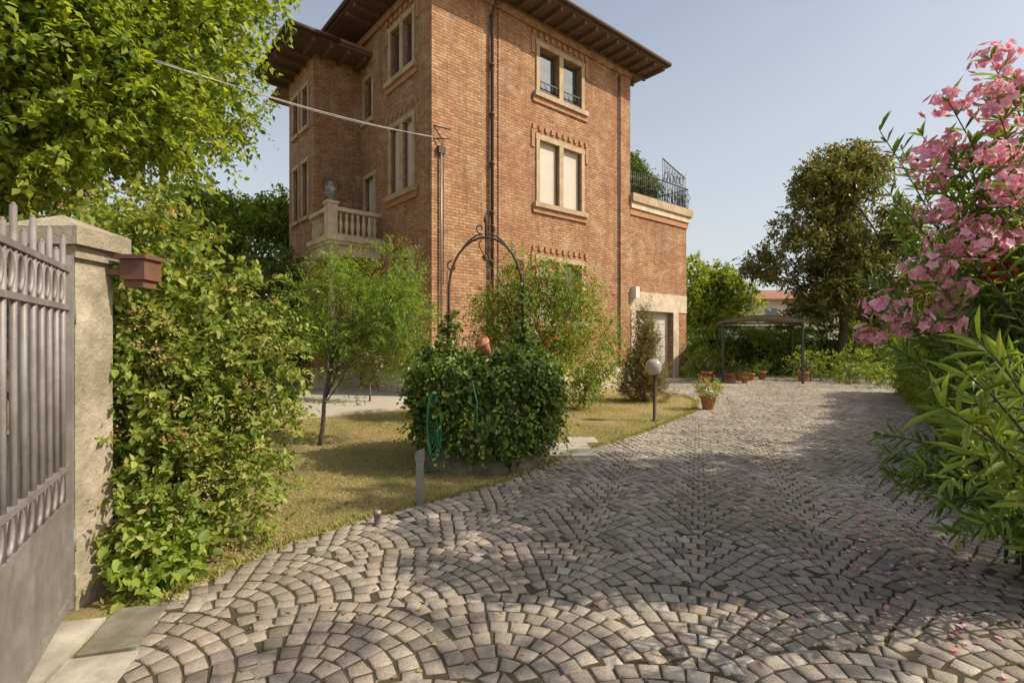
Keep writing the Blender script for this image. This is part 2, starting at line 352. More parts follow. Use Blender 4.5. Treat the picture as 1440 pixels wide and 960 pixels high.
# ------------------------------------------------------------------ house
H=empty('brick_house',(-2.24,14.4,0),math.radians(40))
def pt(ax,c,u,z,d): return (u,c+d,z) if ax=='y' else (c+d,u,z)
def pbox(b,ax,c,u0,u1,z0,z1,d0,d1,mi): b.box(pt(ax,c,u0,z0,d0),pt(ax,c,u1,z1,d1),mi)
def wall(b,ax,c,u0,u1,z0,z1,ops,dep=.22,mi=0,s=1):
    us=sorted({u0,u1,*[o[0] for o in ops],*[o[1] for o in ops]}); zs=sorted({z0,z1,*[o[2] for o in ops],*[o[3] for o in ops]})
    for i in range(len(us)-1):
        for j in range(len(zs)-1):
            um=(us[i]+us[i+1])/2; zm=(zs[j]+zs[j+1])/2
            if any(o[0]<um<o[1] and o[2]<zm<o[3] for o in ops): continue
            b.face([pt(ax,c,us[i],zs[j],0),pt(ax,c,us[i+1],zs[j],0),pt(ax,c,us[i+1],zs[j+1],0),pt(ax,c,us[i],zs[j+1],0)],mi)
    for o in ops:
        a0,a1,q0,q1=o[:4]
        for (A,Bq) in (((a0,q0),(a0,q1)),((a1,q0),(a1,q1)),((a0,q1),(a1,q1)),((a0,q0),(a1,q0))):
            b.face([pt(ax,c,A[0],A[1],0),pt(ax,c,Bq[0],Bq[1],0),pt(ax,c,Bq[0],Bq[1],dep*s),pt(ax,c,A[0],A[1],dep*s)],mi)
TR=B()
def fillwin(ax,c,o,kind):
    a0,a1,q0,q1=o
    if kind=='slat':
        pbox(TR,ax,c,a0+.04,a1-.04,q0,q1,.12,.16,2)
        pbox(TR,ax,c,a0,a0+.037,q0,q1,.08,.18,5); pbox(TR,ax,c,a1-.037,a1,q0,q1,.08,.18,5)
    else:
        pbox(TR,ax,c,a0,a1,q0,q1,.19,.21,1)
        for (x0,x1,z0,z1) in ((a0,a0+.07,q0,q1),(a1-.07,a1,q0,q1),(a0+.07,a1-.07,q1-.08,q1),(a0+.07,a1-.07,q0,q0+.09)):
            pbox(TR,ax,c,x0,x1,z0,z1,.13,.188,5)
def winpair(ax,c,u0,u1,z0,z1,kind,kind2=None,rail=False,deco=True):
    um=(u0+u1)/2; m=.1; A=(u0,um-m,z0,z1); Bq=(um+m,u1,z0,z1)
    fillwin(ax,c,A,kind); fillwin(ax,c,Bq,kind2 or kind)
    w=.15
    pbox(TR,ax,c,u0-w,u0-.003,z0,z1,-.045,.08,0); pbox(TR,ax,c,u1+.003,u1+w,z0,z1,-.045,.08,0)
    pbox(TR,ax,c,um-m+.003,um+m-.003,z0,z1,-.04,.12,0)
    pbox(TR,ax,c,u0-w-.03,u1+w+.03,z1+.003,z1+.17,-.05,.08,0)
    pbox(TR,ax,c,u0-w-.12,u1+w+.12,z0-.16,z0-.003,-.14,.1,0)
    if deco:
        n=int((u1-u0+.5)/.28)
        for i in range(n+1):
            u=u0-.25+i*(u1-u0+.5)/n; pbox(TR,ax,c,u-.06,u+.06,z1+.30,z1+.46,-.05,.02,4)
        pbox(TR,ax,c,u0-.36,u0-.22,z1-.3,z1+.28,-.04,.02,4); pbox(TR,ax,c,u1+.22,u1+.36,z1-.3,z1+.28,-.04,.02,4)
        pbox(TR,ax,c,u0-.3,u1+.3,z0-.34,z0-.165,-.06,.02,4)
    if rail:
        for (r0,r1) in ((u0,um-m),(um+m,u1)):
            for z in (z0+.1,z0+.42): pbox(TR,ax,c,r0,r1,z,z+.03,.0,.03,3)
            k=7
            for i in range(k+1):
                u=r0+(r1-r0)*i/k; TR.tube([pt(ax,c,u,z0+.1,.015),pt(ax,c,u+.04*(-1)**i,z0+.26,.015),pt(ax,c,u,z0+.42,.015)],.011,5,3)
    return [A,Bq]
ZT=12.3
wb=B()
ops=winpair('y',0,4.1,6.15,9.85,11.4,'glass',rail=True,deco=True)+winpair('y',0,4.1,6.15,6.2,8.3,'slat')+winpair('y',0,4.1,6.15,2.3,4.3,'slat','glass')
wall(wb,'y',0,0,8.95,0,ZT,ops)
ops=winpair('x',0,1.1,2.5,9.85,11.4,'glass')+winpair('x',0,1.1,2.5,6.2,8.3,'slat')+winpair('x',0,1.1,2.5,2.2,4.2,'slat')
s1=(3.9,4.5,9.2,10.6); s2=(3.75,4.45,4.85,7.2); fillwin('x',0,s1,'glass'); fillwin('x',0,s2,'slat')
for s in (s1,s2):
    pbox(TR,'x',0,s[0]-.12,s[0]-.003,s[2],s[3],-.04,.05,0); pbox(TR,'x',0,s[1]+.003,s[1]+.12,s[2],s[3],-.04,.05,0); pbox(TR,'x',0,s[0]-.14,s[1]+.14,s[3]+.003,s[3]+.13,-.05,.05,0)
pbox(TR,'x',0,3.75,4.65,9.05,9.197,-.1,.05,0)
wall(wb,'x',0,0,4.97,0,ZT,ops+[s1,s2])
WX=-1.6; ZW=11.25
wall(wb,'y',4.97,WX,0,0,ZW,[]); 
wops=[]
for z0,z1,k in ((9.0,10.4,'glass'),(5.9,7.8,'slat'),(2.2,4.0,'slat')):
    for u in (5.5,6.5):
        o=(u,u+.55,z0,z1); fillwin('x',WX,o,k); wops.append(o)
        pbox(TR,'x',WX,u-.1,u-.003,z0,z1,-.04,.05,0); pbox(TR,'x',WX,u+.553,u+.65,z0,z1,-.04,.05,0); pbox(TR,'x',WX,u-.12,u+.67,z1+.003,z1+.13,-.05,.05,0); pbox(TR,'x',WX,u-.12,u+.67,z0-.12,z0-.003,-.1,.05,0)
wall(wb,'x',WX,4.97,7.6,0,ZW,wops)
wb.face([(WX,7.6,0),(0,7.6,0),(0,7.6,ZW),(WX,7.6,ZW)])
wb.face([(0,7.6,0),(0,11,0),(0,11,ZT),(0,7.6,ZT)]); wb.face([(0,4.97,ZW-.3),(0,7.6,ZW-.3),(0,7.6,ZT),(0,4.97,ZT)])
wb.face([(0,11,0),(8.95,11,0),(8.95,11,ZT),(0,11,ZT)]); wb.face([(8.95,0,7),(8.95,11,7),(8.95,11,ZT),(8.95,0,ZT)])
gar=(9.35,12.0,.0,2.84); wall(wb,'y',0,8.95,13.05,0,6.85,[gar],dep=.3)
wb.face([(13.05,0,0),(13.05,9,0),(13.05,9,6.85),(13.05,0,6.85)]); wb.face([(8.95,9,0),(13.05,9,0),(13.05,9,6.85),(8.95,9,6.85)])
wb.box((-.05,-.05,.6),(1.75,-.001,ZT-.4)); wb.box((8.35,-.05,.6),(8.95,-.001,ZT-.4)); wb.box((-.05,-.001,.6),(-.001,.7,ZT-.4))
wb.box((2.35,-.035,.6),(3.25,-.001,ZT-.4))
wb.box((-.1,-.1,ZT-.397),(8.99,-.001,ZT-.2)); wb.box((-.1,-.001,ZT-.397),(-.001,4.9,ZT-.2))
wb.obj('walls',['brick'],H)
tb=TR
pbox(tb,'y',0,9.35,12.0,0,2.84,.25,.29,6); 
for i in range(1,6): pbox(tb,'y',0,9.35,12.0,i*.47,i*.47+.02,.235,.249,6)
pbox(tb,'y',0,8.98,13.05,2.843,3.6,-.03,.05,7); pbox(tb,'y',0,9.05,9.347,.0,2.84,-.03,.05,7); pbox(tb,'y',0,12.003,12.4,0,2.84,-.03,.05,7)
tb.box((9.0,-.28,3.3),(9.25,-.031,3.75),8)
tb.box((8.953,-.12,6.853),(13.2,9.1,7.1),7); tb.box((8.953,-.2,7.103),(13.28,9.15,7.42),0); tb.box((8.953,-.06,6.6),(13.1,-.002,6.85),4)
pbox(tb,'y',0,-.09,8.95,.05,.62,-.09,-.003,7); pbox(tb,'x',0,0,3.2,.05,.62,-.09,-.003,7)
tb.box((WX-.08,4.9,.05),(0,4.968,.62),7)
TR.obj('window_and_trim',['stone','glass','slat','irondark','brick2','wood','slat','cream','white'],H)
rb=B()
def hip(x0,x1,y0,y1,z,rise,th=.16):
    w=min(x1-x0,y1-y0)/2
    rb.box((x0,y0,z),(x1,y1,z+.1),0)
    rb.box((x0-.06,y0-.06,z+.103),(x1+.06,y1+.06,z+.2),1)
    if (x1-x0)<(y1-y0): a=((x0+x1)/2,y0+w,z+rise); c=((x0+x1)/2,y1-w,z+rise)
    else: a=(x0+w,(y0+y1)/2,z+rise); c=(x1-w,(y0+y1)/2,z+rise)
    zz=z+.2; p=[(x0,y0,zz),(x1,y0,zz),(x1,y1,zz),(x0,y1,zz)]
    if (x1-x0)<(y1-y0):
        rb.face([p[0],p[1],a],1); rb.face([p[1],p[2],c,a],1); rb.face([p[2],p[3],c],1); rb.face([p[3],p[0],a,c],1)
    else:
        rb.face([p[0],p[1],c,a],1); rb.face([p[1],p[2],c],1); rb.face([p[2],p[3],a,c],1); rb.face([p[3],p[0],a],1)
ov=1.05
hip(-ov,8.95+ov,-ov,12,ZT,2.6)
hip(WX-ov,1,4.97-ov,8.0,ZW,.9)
def rafters(z,x0,x1,y0,y1,side):
    if side=='y':
        n=int((x1-x0)/.55)
        for i in range(n+1):
            x=x0+(x1-x0)*i/n; rb.box((x-.05,y0,z-.14),(x+.05,y1,z-.003),0)
    else:
        n=int((y1-y0)/.55)
        for i in range(n+1):
            y=y0+(y1-y0)*i/n; rb.box((x0,y-.05,z-.14),(x1,y+.05,z-.003),0)
rafters(ZT,-.9,9.85,-.98,-.12,'y'); rafters(ZT,-.98,-.12,.1,3.7,'x')
rafters(ZT,9.0,9.95,0,10,'x')
rafters(ZW,WX-.9,-.2,4.97-.98,4.96,'y'); rafters(ZW,WX-.98,WX-.01,5.1,7.8,'x')
for a,c_,z in (((-ov-.07,-ov-.07),(8.95+ov+.07,-ov-.07),ZT+.1),((-ov-.07,-ov-.07),(-ov-.07,12),ZT+.1),((8.95+ov+.07,-ov-.07),(8.95+ov+.07,12),ZT+.1),((WX-ov-.07,4.97-ov-.07),(WX-ov-.07,8.0),ZW+.1),((WX-ov-.07,4.97-ov-.07),(-ov-.1,4.97-ov-.07),ZW+.1)):
    rb.tube([(a[0],a[1],z),(c_[0],c_[1],z)],.075,8,2)
rb.obj('roof_and_eaves',['wood','tile','iron'],H)
pb=B()
pb.tube([(2.05,-.1,.3),(2.05,-.1,11.6),(2.05,-.4,12.0),(2.05,-1.0,12.25)],.055,10,0)
for z in np.arange(1,12,1.5): pb.tube([(2.05,-.1,z),(2.05,-.1,z+.08)],.075,10,0)
pb.tube([(.22,-.12,1.9),(.22,-.12,7.1)],.03,8,1); pb.tube([(.3,-.09,3.2),(.3,-.09,7.3),(.05,-.15,7.5)],.014,6,0); pb.tube([(8.25,-.04,.5),(8.25,-.04,11.8)],.02,6,0)
pb.tube([(.02,-.06,7.3),(.4,-.3,7.3)],.018,6,0); pb.tube([(.02,-.06,7.65),(.45,-.25,7.6)],.018,6,0); pb.box((.12,-.16,6.9),(.34,-.06,7.1),0)
pb.obj('downpipe_and_cables',['iron','galv'],H)
bb=B(); x0=WX-.12; y0=3.2
bb.box((x0-.05,y0-.08,4.62),(0,4.965,4.72),0); bb.box((x0-.12,y0-.15,4.723),(0,4.965,4.88),0)
bb.box((x0,y0,4.3),(0-.01,y0+.2,4.617),0); bb.box((x0,y0+.203,4.3),(x0+.2,4.96,4.617),0)
bb.box((x0-.04,y0-.04,5.66),(-.01,y0+.18,5.78),0); bb.box((x0-.04,y0+.183,5.66),(x0+.18,4.96,5.78),0)
bb.box((x0-.02,y0-.02,4.883),(-.01,y0+.15,4.96),0)
bb.box((x0-.07,y0-.07,4.884),(x0+.23,y0+.23,5.85),0); bb.box((x0-.11,y0-.11,5.853),(x0+.27,y0+.27,5.93),0)
bal=[(.03,0),(.06,.04),(.035,.1),(.075,.25),(.07,.34),(.035,.52),(.055,.6),(.03,.7)]
for i in range(7): bb.lathe((x0+.38+i*.19,y0+.08,4.96),bal,8)
for i in range(7): bb.lathe((x0+.08,y0+.4+i*.2,4.88),[(r,z*1.1) for r,z in bal],8)
bb.lathe((x0+.08,y0+.08,5.93),[(.12,0),(.07,.05),(.06,.09),(.16,.2),(.2,.32),(.18,.42),(.1,.5),(.07,.54),(.11,.58),(.1,.6)],16,1)
for s in (-1,1): bb.tube([(x0+.08+s*(.17+.07*math.sin(t_)),y0+.08,6.2+.14*t_) for t_ in np.linspace(0,3.1,9)],.02,6,2)
bb.box((x0-.04,y0-.04,.05),(x0+.26,y0+.26,.4),0); bb.lathe((x0+.11,y0+.11,.4),[(.13,0),(.12,.1),(.1,3.5),(.12,3.55),(.12,3.62),(.16,3.75)],16); bb.box((x0-.07,y0-.07,4.15),(x0+.29,y0+.29,4.297),0)
bb.obj('balcony',['cream','galv','irondark'],H)
t=B(); y=.0
def rail(xa,ya,xb,yb,z0,z1a,z1b,st=.13):
    t.tube([(xa,ya,z1a),(xb,yb,z1b)],.025,6); t.tube([(xa,ya,z0+.08),(xb,yb,z0+.08)],.018,6); L=math.hypot(xb-xa,yb-ya); n=int(L/st)
    for i in range(n+1):
        f=i/n; x=xa+(xb-xa)*f; yy=ya+(yb-ya)*f; zz=z1a+(z1b-z1a)*f
        t.tube([(x,yy,z0),(x,yy,zz)],.013,5)
        if i%2==0 and i<n:
            dx=(xb-xa)/n; dy=(yb-ya)/n; cz=z0+.3+.25*(i%4==0)
            t.tube([(x+dx*.5+math.cos(a)*dx*1.3,yy+dy*.5+math.cos(a)*dy*1.3,cz+math.sin(a)*.16) for a in np.linspace(0,5.6,10)],.012,5)
rail(9.0,-.05,13.1,-.05,7.42,8.35,8.35); rail(13.1,-.05,13.1,5,7.42,8.35,8.35)
rail(11.3,.05,13.05,.05,7.42,9.35,8.85,.12)
for k in range(7):
    f=k/7; t.tube([(11.3+.25*k,.05,8.35),(11.5+.22*k,.05,8.8),(11.3+.25*k+.3,.05,9.05)],.014,5)
for k in range(4): t.tube([(11.55+.4*k+.17*math.cos(a),.04,8.65+.17*math.sin(a)) for a in np.linspace(0,6.28,13)],.014,5)
t.obj('terrace_railing',['irondark'],H)
e=empty('terrace_plant'); cl=[]
for lx,z,r in ((9.5,8.1,.6),(10.3,8.3,.7),(11.0,8.2,.6),(9.6,8.8,.45),(10.1,9.0,.4)):
    w=W(lx,.8); cl.append(((w[0],w[1],z),(r,r,r)))
P,D,N=clump_sprigs(cl,1400,.28,7); leaves('foliage',P,D,N,.12*(.6+.7*rng.random(len(P))),'dark',.45,4,e)
b=B()
for c,r in cl: limb(b,(c[0],c[1],7.42),c,.03,.01)
b.obj('stems',['bark'],e)
b=B(); a=Vector((-5.3,7.6,5.75)); z=Vector((*W(.05,-.12),7.3))
b.tube([a.lerp(z,i/20)-Vector((0,0,.1*math.sin(math.pi*i/20))) for i in range(21)],.010,6)
b.tube([a.lerp(z,i/20)-Vector((0,0,.16*math.sin(math.pi*i/20)-.03)) for i in range(21)],.006,6); b.obj('overhead_cable',['cable'])
# ------------------------------------------------------------------ gate & pillar & wall
G=empty('iron_gate'); g=B()
p0=np.array([-2.6,3.0]); d=np.array([.49,-.87]); d=d/np.linalg.norm(d)
def gp(s,z,o=0): return (p0[0]+d[0]*s-d[1]*o,p0[1]+d[1]*s+d[0]*o,z)
def gbar(s0,s1,z0,z1,th=.03,o=0):
    a=gp(s0,0,o);c_=gp(s1,0,o); g.obox(a[:2],c_[:2],th,z0,z1,0)
Lg=2.3
for z0,z1 in ((2.0,2.03),(1.78,1.81),(.86,.89),(.66,.69),(.06,.11)): gbar(0.0,Lg,z0,z1,.036)
gbar(.0,.05,.05,2.1,.052); gbar(Lg,Lg+.05,.05,2.1,.052)
gbar(.06,Lg-.01,.1,.66,.012)
for i in range(17):
    s=.12+i*.13
    zt=2.1 if i%2 else 2.19
    g.tube([gp(s,.66),gp(s,zt)],.0135,8); g.tube([gp(s,zt),gp(s,zt+.012)],[.0135,.006],8)
    for zc in (1.907,.777):
        pts=[gp(s+.065+.05*math.cos(a),zc+.08*math.sin(a)) for a in np.linspace(0,2*math.pi,17)]
        g.tube(pts,.011,6,cap=False)
for zc in (.35,1.7): g.tube([gp(-.04,zc),gp(-.04,zc+.14)],.028,10)
g.obj('gate_leaf',['gate'],G)
P_=empty('gate_pillar'); b=B()
def tap(x0,x1,y0,y1,z0,z1,mi=0): b.box((x0,y0,z0),(x1,y1,z1),mi)
tap(-3.0,-2.62,3.07,3.36,0,2.1); tap(-3.03,-2.59,3.04,3.39,2.1,2.17); tap(-3.07,-2.55,3.0,3.43,2.173,2.28)
o=len(b.v); b.v+=[(-3.07,3.0,2.28),(-2.55,3.0,2.28),(-2.55,3.43,2.28),(-3.07,3.43,2.28),(-2.81,3.2,2.39)]
for f in ((0,1,4),(1,2,4),(2,3,4),(3,0,4)): b.f.append(tuple(o+i for i in f)); b.m.append(0); b.sm.append(False)
tap(-3.03,-2.59,3.04,3.39,0,.22)
b.obj('pillar',['pillar'],P_)
b=B(); b.box((-9,3.12,0),(-3.005,3.33,.9)); b.box((-9,3.08,.903),(-3.03,3.37,.99))
for i in range(43): x=-8.95+i*.14; b.tube([(x,3.24,.99),(x,3.24,2.0)],.011,6,1)
b.box((-9,3.225,1.9),(-3.04,3.255,1.93),1); b.obj('perimeter_wall',['pillar','gate'])
b=B(); b.box((-2.53,3.3,2.0),(-2.37,3.46,2.13)); b.box((-2.55,3.28,2.133),(-2.35,3.48,2.16)); b.box((-2.51,3.32,1.95),(-2.39,3.44,1.997)); b.box((-2.62,3.3,2.03),(-2.533,3.35,2.07)); b.obj('gate_lamp_box',['box'])
# ------------------------------------------------------------------ left bush
e=empty('honeysuckle_bush')
cl=[((-2.95,3.95,2.1),(.35,.35,.4)),((-2.7,4.1,2.3),(.3,.3,.3)),((-2.95,3.9,1.6),(.45,.45,.5)),((-2.45,4.1,1.65),(.4,.4,.42)),((-2.3,4.3,1.35),(.38,.4,.38)),
((-2.7,3.75,1.1),(.45,.35,.5)),((-2.35,4.0,.95),(.42,.42,.45)),((-2.65,3.6,.6),(.35,.35,.45)),((-2.35,3.75,.45),(.38,.33,.4)),((-2.4,3.42,.25),(.2,.2,.24)),((-2.15,4.1,.45),(.3,.33,.35)),((-3.2,4.2,1.4),(.6,.5,1.1)),((-2.85,3.75,1.9),(.3,.3,.3)),((-2.0,4.3,1.6),(.17,.17,.17)),((-3.1,4.2,2.6),(.25,.25,.22)),((-2.55,3.6,1.5),(.2,.15,.3)),((-2.15,4.2,1.95),(.18,.18,.18)),((-3.6,4.4,2.3),(.4,.4,.4)),((-2.0,4.3,1.1),(.2,.2,.3))]
P,D,N=clump_sprigs(cl,1250,.2,8,.25,.3); leaves('foliage',P,D,N,.066*(.5+.8*rng.random(len(P))),'bush',.6,6,e)
P,D,N=clump_sprigs([((-2.38,3.3,.15),(.18,.13,.16)),((-2.3,3.45,.2),(.2,.18,.2))],1500,.15,6); leaves('ground_shoots',P,D,N,.085*(.5+.8*rng.random(len(P))),'hedge',.75,6,e)
S_=np.array([np.array(c)+rdir(1)[0]*np.array(r)*1.0 for c,r in cl for _ in range(7)]); Dd=rdir(len(S_))*np.array([1,1,.5])+np.array([0,-.2,.45])
P,D,N=sprigs(S_,Dd,.42,12,.45); leaves('arching_shoots',P,D,N,.05,'bush',.55,6,e)
b=B()
for c,r in cl: limb(b,(-2.6+random.uniform(-.25,.25),4.0,0),c,.02,.006,6,6,.05)
b.obj('stems',['bark'],e)
cc=[];
for c,r in cl:
    for i in range(6):
        u=rdir(1)[0]; u[1]=-abs(u[1]); cc.append(np.array(c)+u*np.array(r)*1.15)
cc=np.array(cc); P=np.repeat(cc,34,0)+rng.normal(size=(len(cc)*34,3))*np.array([.042,.042,.022]); leaves('flower_heads',P,rdir(len(P)),rdir(len(P)),.018,'cluster',.8,4,e)
P=cc[::5]+rng.normal(size=cc[::5].shape)*.04; P=np.repeat(P,3,0)+rng.normal(size=(len(P)*3,3))*.012; leaves('red_leaves',P,rdir(len(P)),rdir(len(P)),.035,'orange',.5,6,e)
# ------------------------------------------------------------------ trees
tree('linden_tree',(-9.5,9.5,0),(-9.3,9.6,6),crown((-9.6,9.4,7.6),(4.9,4.0,4.0),50,(.2,.32))+[((-5.9,8.6,5.4),(.9,.9,.6)),((-7.0,8.0,4.7),(1.3,1,.7)),((-5.5,8.9,6.9),(.9,.9,.7)),((-8.6,8,4.3),(1.2,1,.8)),((-5.6,9.6,8.9),(1,1,.7)),((-9.6,8.2,4.2),(1.4,1,.8)),((-4.9,9.2,8.1),(.7,.8,.45)),((-7.6,7.4,6.6),(1.3,1,1)),((-7.2,7.6,8.2),(1.3,1,1)),((-8.4,8.3,5.6),(1.3,1,.9)),((-6.3,8.2,7.6),(1,1,.8))],160,.55,12,.13,'linden',.3,.7,4,.45)
tree('background_tree',(-12,22,0),(-12,22,5),crown((-11.6,22,5.0),(4.0,3,3.9),34,(.22,.34)),110,.6,9,.2,'linden',.25,.6)
tree('background_tree',(-17,20,0),(-17,20,5),crown((-17,20,5.6),(4,3,4),26,(.22,.34)),70,.6,9,.22,'dark',.25,.6)
tree('background_tree',(-8.8,17.5,0),(-8.8,17.5,3),crown((-8.4,17.5,2.6),(2.4,1.5,2.4),22,(.24,.36)),160,.45,9,.15,'dark',.14,.6)
cl=crown((-2.45,8.1,1.95),(1.2,.8,1.15),32,(.18,.28),.7)+[((-1.6,8.1,1.9),(.35,.3,.3)),((-1.75,8.1,1.3),(.35,.3,.25)),((-1.9,8.1,2.8),(.22,.2,.3)),((-3.3,8.0,2.2),(.3,.3,.25))]
tree('feathery_tree',(-2.97,7.9,0),(-2.8,8.0,1.5),cl,800,.32,15,.075,'feather',.038,.22,4,.15,.3,1.0)
cl=crown((.65,10.6,1.9),(1.55,1.0,1.4),40,(.18,.29),.8)+[((.2,10.3,3.05),(.3,.3,.35)),((.5,10.3,2.7),(.5,.4,.4)),((1.7,10.2,1.7),(.45,.4,.5)),((-.5,10.3,2.2),(.4,.4,.4)),((1.2,10.3,2.6),(.5,.4,.4))]
e=tree('pomegranate_bush',(.6,10.6,0),(.7,10.6,1.2),cl,700,.36,10,.072,'pome',.06,.38,4,.4,.2)
P=np.concatenate([c+rdir(6)*np.array(r)*1.15 for c,r in cl]); P=np.repeat(P,5,0)+rng.normal(size=(len(P)*5,3))*.022; leaves('blossom',P,rdir(len(P)),rdir(len(P)),.055,'orange',.7,4,e)
cl=[]
for z in np.linspace(.2,2.2,22):
    rr_=.62*(1.12-z/2.35); a=random.uniform(0,6.28); cl.append(((3.52+rr_*.45*math.cos(a),13.6+rr_*.45*math.sin(a),z),(max(.14,rr_*.75),max(.14,rr_*.75),.34)))
tree('conifer_shrub',(3.5,13.6,0),(3.5,13.6,1.8),cl,1000,.24,11,.07,'cyp',.05,.28,4,-.5,.2)
cl=crown((1.75,12.0,.85),(.7,.5,.8),14,(.3,.42)); tree('rose_bush',(1.7,12.0,0),(1.7,12.0,.7),cl,550,.3,8,.08,'pome',.03,.5,4)
cl=crown((-3.7,13.2,1.6),(.8,.4,1.2),12,(.3,.42)); e=tree('bougainvillea_shrub',(-3.7,13.3,0),(-3.7,13.3,1),cl,450,.3,8,.08,'dark',.03,.5,4)
P=np.concatenate([c+rdir(9)*np.array(r)*1.1 for c,r in cl]); P=np.repeat(P,7,0)+rng.normal(size=(len(P)*7,3))*.05; leaves('blossom',P,rdir(len(P)),rdir(len(P)),.06,'pink',.7,4,e)
# ------------------------------------------------------------------ well
Wl=empty('ivy_covered_well'); wx,wy=-.36,6.98
b=B(); 
prof_o=[(.88,0),(.87,.12),(.82,.17),(.77,.19),(.77,1.15),(.8,1.16),(.8,1.25),(.56,1.25),(.56,.3)]
b.lathe((wx,wy,0),prof_o,40,0); b.obj('stone_ring',['wellstone'],Wl)
n=12000; th=rng.uniform(0,2*math.pi,n); zz=.02+1.33*rng.random(n)**.8; lump=.10*np.sin(th*4+zz*3+.5)+.06*np.sin(th*9-zz*6)+.04*np.sin(zz*9+th*2)
rr=.79+.13*np.clip(zz/1.0,0,1)+lump*np.clip(zz+.2,0,1)+rng.normal(size=n)*.055
keep=zz>(.2+.1*np.sin(th*3+2.0)+.07*np.sin(th*8)+.05*np.sin(th*23)); th=th[keep];zz=zz[keep];rr=rr[keep];n=len(th)
out=np.stack([np.cos(th),np.sin(th),np.zeros(n)],1)
P=np.stack([wx+rr*np.cos(th),wy+rr*np.sin(th),zz],1)
D=np.array([0,0,-.7])+rdir(n)*.95+out*.25; N=out*.8+rdir(n)*.7+np.array([0,0,.35])
leaves('ivy',P,D,N,.07*(.5+.8*rng.random(n)),'ivy',.8,6,Wl)
cl=[((wx+.68*math.cos(a)*random.uniform(.8,1.1),wy+.68*math.sin(a)*random.uniform(.8,1.1),1.28+random.uniform(-.08,.12)),(.2,.2,.13)) for a in np.linspace(0,6.2,14)]+[((wx-.47,wy,1.5),(.14,.14,.3)),((wx+.5,wy,1.5),(.16,.14,.28)),((wx-.5,wy,1.8),(.07,.07,.2)),((wx+.5,wy,1.75),(.08,.08,.25)),((wx+.5,wy,2.1),(.05,.05,.25)),((wx-.85,wy-.1,.9),(.15,.15,.35)),((wx+.72,wy-.45,1.0),(.2,.2,.25)),((wx-.35,wy-.8,1.0),(.2,.12,.2)),((wx+.35,wy-.8,.5),(.2,.1,.2)),((wx+.7,wy-.5,.45),(.15,.12,.25))]
P,D,N=clump_sprigs(cl,2600,.16,6,.5); leaves('ivy_top',P,D,N,.062*(.6+.7*rng.random(len(P))),'ivy',.75,6,Wl)
S_=[];Dd=[]
for i in range(170):
    a=random.uniform(0,6.28); z=random.uniform(.3,1.45); S_.append((wx+.93*math.cos(a),wy+.93*math.sin(a),z)); Dd.append((math.cos(a)*.7,math.sin(a)*.7,random.uniform(-.3,.8)))
P,D,N=sprigs(np.array(S_),np.array(Dd),.27,10,1.2); leaves('ivy_shoots',P,D,N,.05,'hedge',.7,6,Wl)
b=B(); xl,xr=wx-.5,wx+.5
arch=[(xl,wy,1.2),(xl,wy,2.3)]+[(wx-.5*math.cos(a),wy,2.3+.72*math.sin(a)) for a in np.linspace(.15,math.pi-.15,15)]+[(xr,wy,2.3),(xr,wy,1.2)]
b.tube(arch,.017,8)
def spiral(cx,cz,r0,r1,a0,a1,n=18): return [(cx+(r0+(r1-r0)*i/n)*math.cos(a0+(a1-a0)*i/n),wy,cz+(r0+(r1-r0)*i/n)*math.sin(a0+(a1-a0)*i/n)) for i in range(n+1)]
for s in (-1,1):
    pts=[(wx+s*.03,wy,3.06)]+[(wx+s*(.03+.4*t),wy,3.06+.05*math.sin(t*3)-.38*t**1.4) for t in np.linspace(.1,1,8)]
    b.tube(pts,.012,6)
    sp_=spiral(0,0,.085,.02,math.pi/2,math.pi/2-5.5); b.tube([(wx+s*(.45+q[0]),wy,2.62+q[2]) for q in sp_],.011,6)
    b.tube([(wx+s*(.07+(q[0])),wy,3.14+q[2]) for q in spiral(0,0,.07,.015,-math.pi/2,-math.pi/2+5.5)],.010,6)
    b.tube([(wx+s*(.06+.03*math.sin(t*6)),wy,2.98-.25*t) for t in np.linspace(0,1,8)],.009,6)
    b.tube([(wx+s*.52,wy-.02,1.2),(wx+s*.52,wy-.02,2.55)],.007,6)
b.tube([(wx,wy,3.0),(wx,wy,3.2),(wx,wy,3.25),(wx,wy,3.36)],[.013,.013,.03,.003],8); b.tube([(wx,wy,3.0),(wx,wy,2.78)],.008,6)
b.lathe((wx,wy,2.70),[(.03,0),(.035,.04),(.02,.08)],8)
b.obj('wrought_iron_arch',['iron'],Wl)
b=B()
c=Vector((wx+.03,wy-.78,1.52)); ax=Vector((-.35,-.35,.75)).normalized()
pr=[(.055,-.09),(.075,.05),(.08,.06),(.092,.06),(.092,.1),(.08,.1),(.06,.0)]
b.tube([c+ax*z for r,z in pr],[r for r,z in pr],16); b.obj('terracotta_pot_on_well',['terra'],Wl)
b=B()
hx,hy=wx-.60,wy-.88
for k in range(4):
    w_=.045+.012*k; pts=[(hx+w_*math.cos(a)+.015*k,hy-.025*k+.02*math.cos(a),.68+(.3+.03*k)*math.sin(a)-.03*k) for a in np.linspace(0,2*math.pi,24)]
    b.tube(pts,.009,6,cap=False)
b.tube([(hx+.05,hy-.05,.95),(hx+.09,hy-.05,.4),(hx+.02,hy-.05,.1),(hx-.1,hy+.1,.02),(hx+.1,hy+.2,.015)],.008,6)
b.tube([(hx+.5,hy-.2,1.15),(hx+.56,hy-.22,.9),(hx+.55,hy-.2,.55)],.008,6)
b.obj('garden_hose',['hose'])
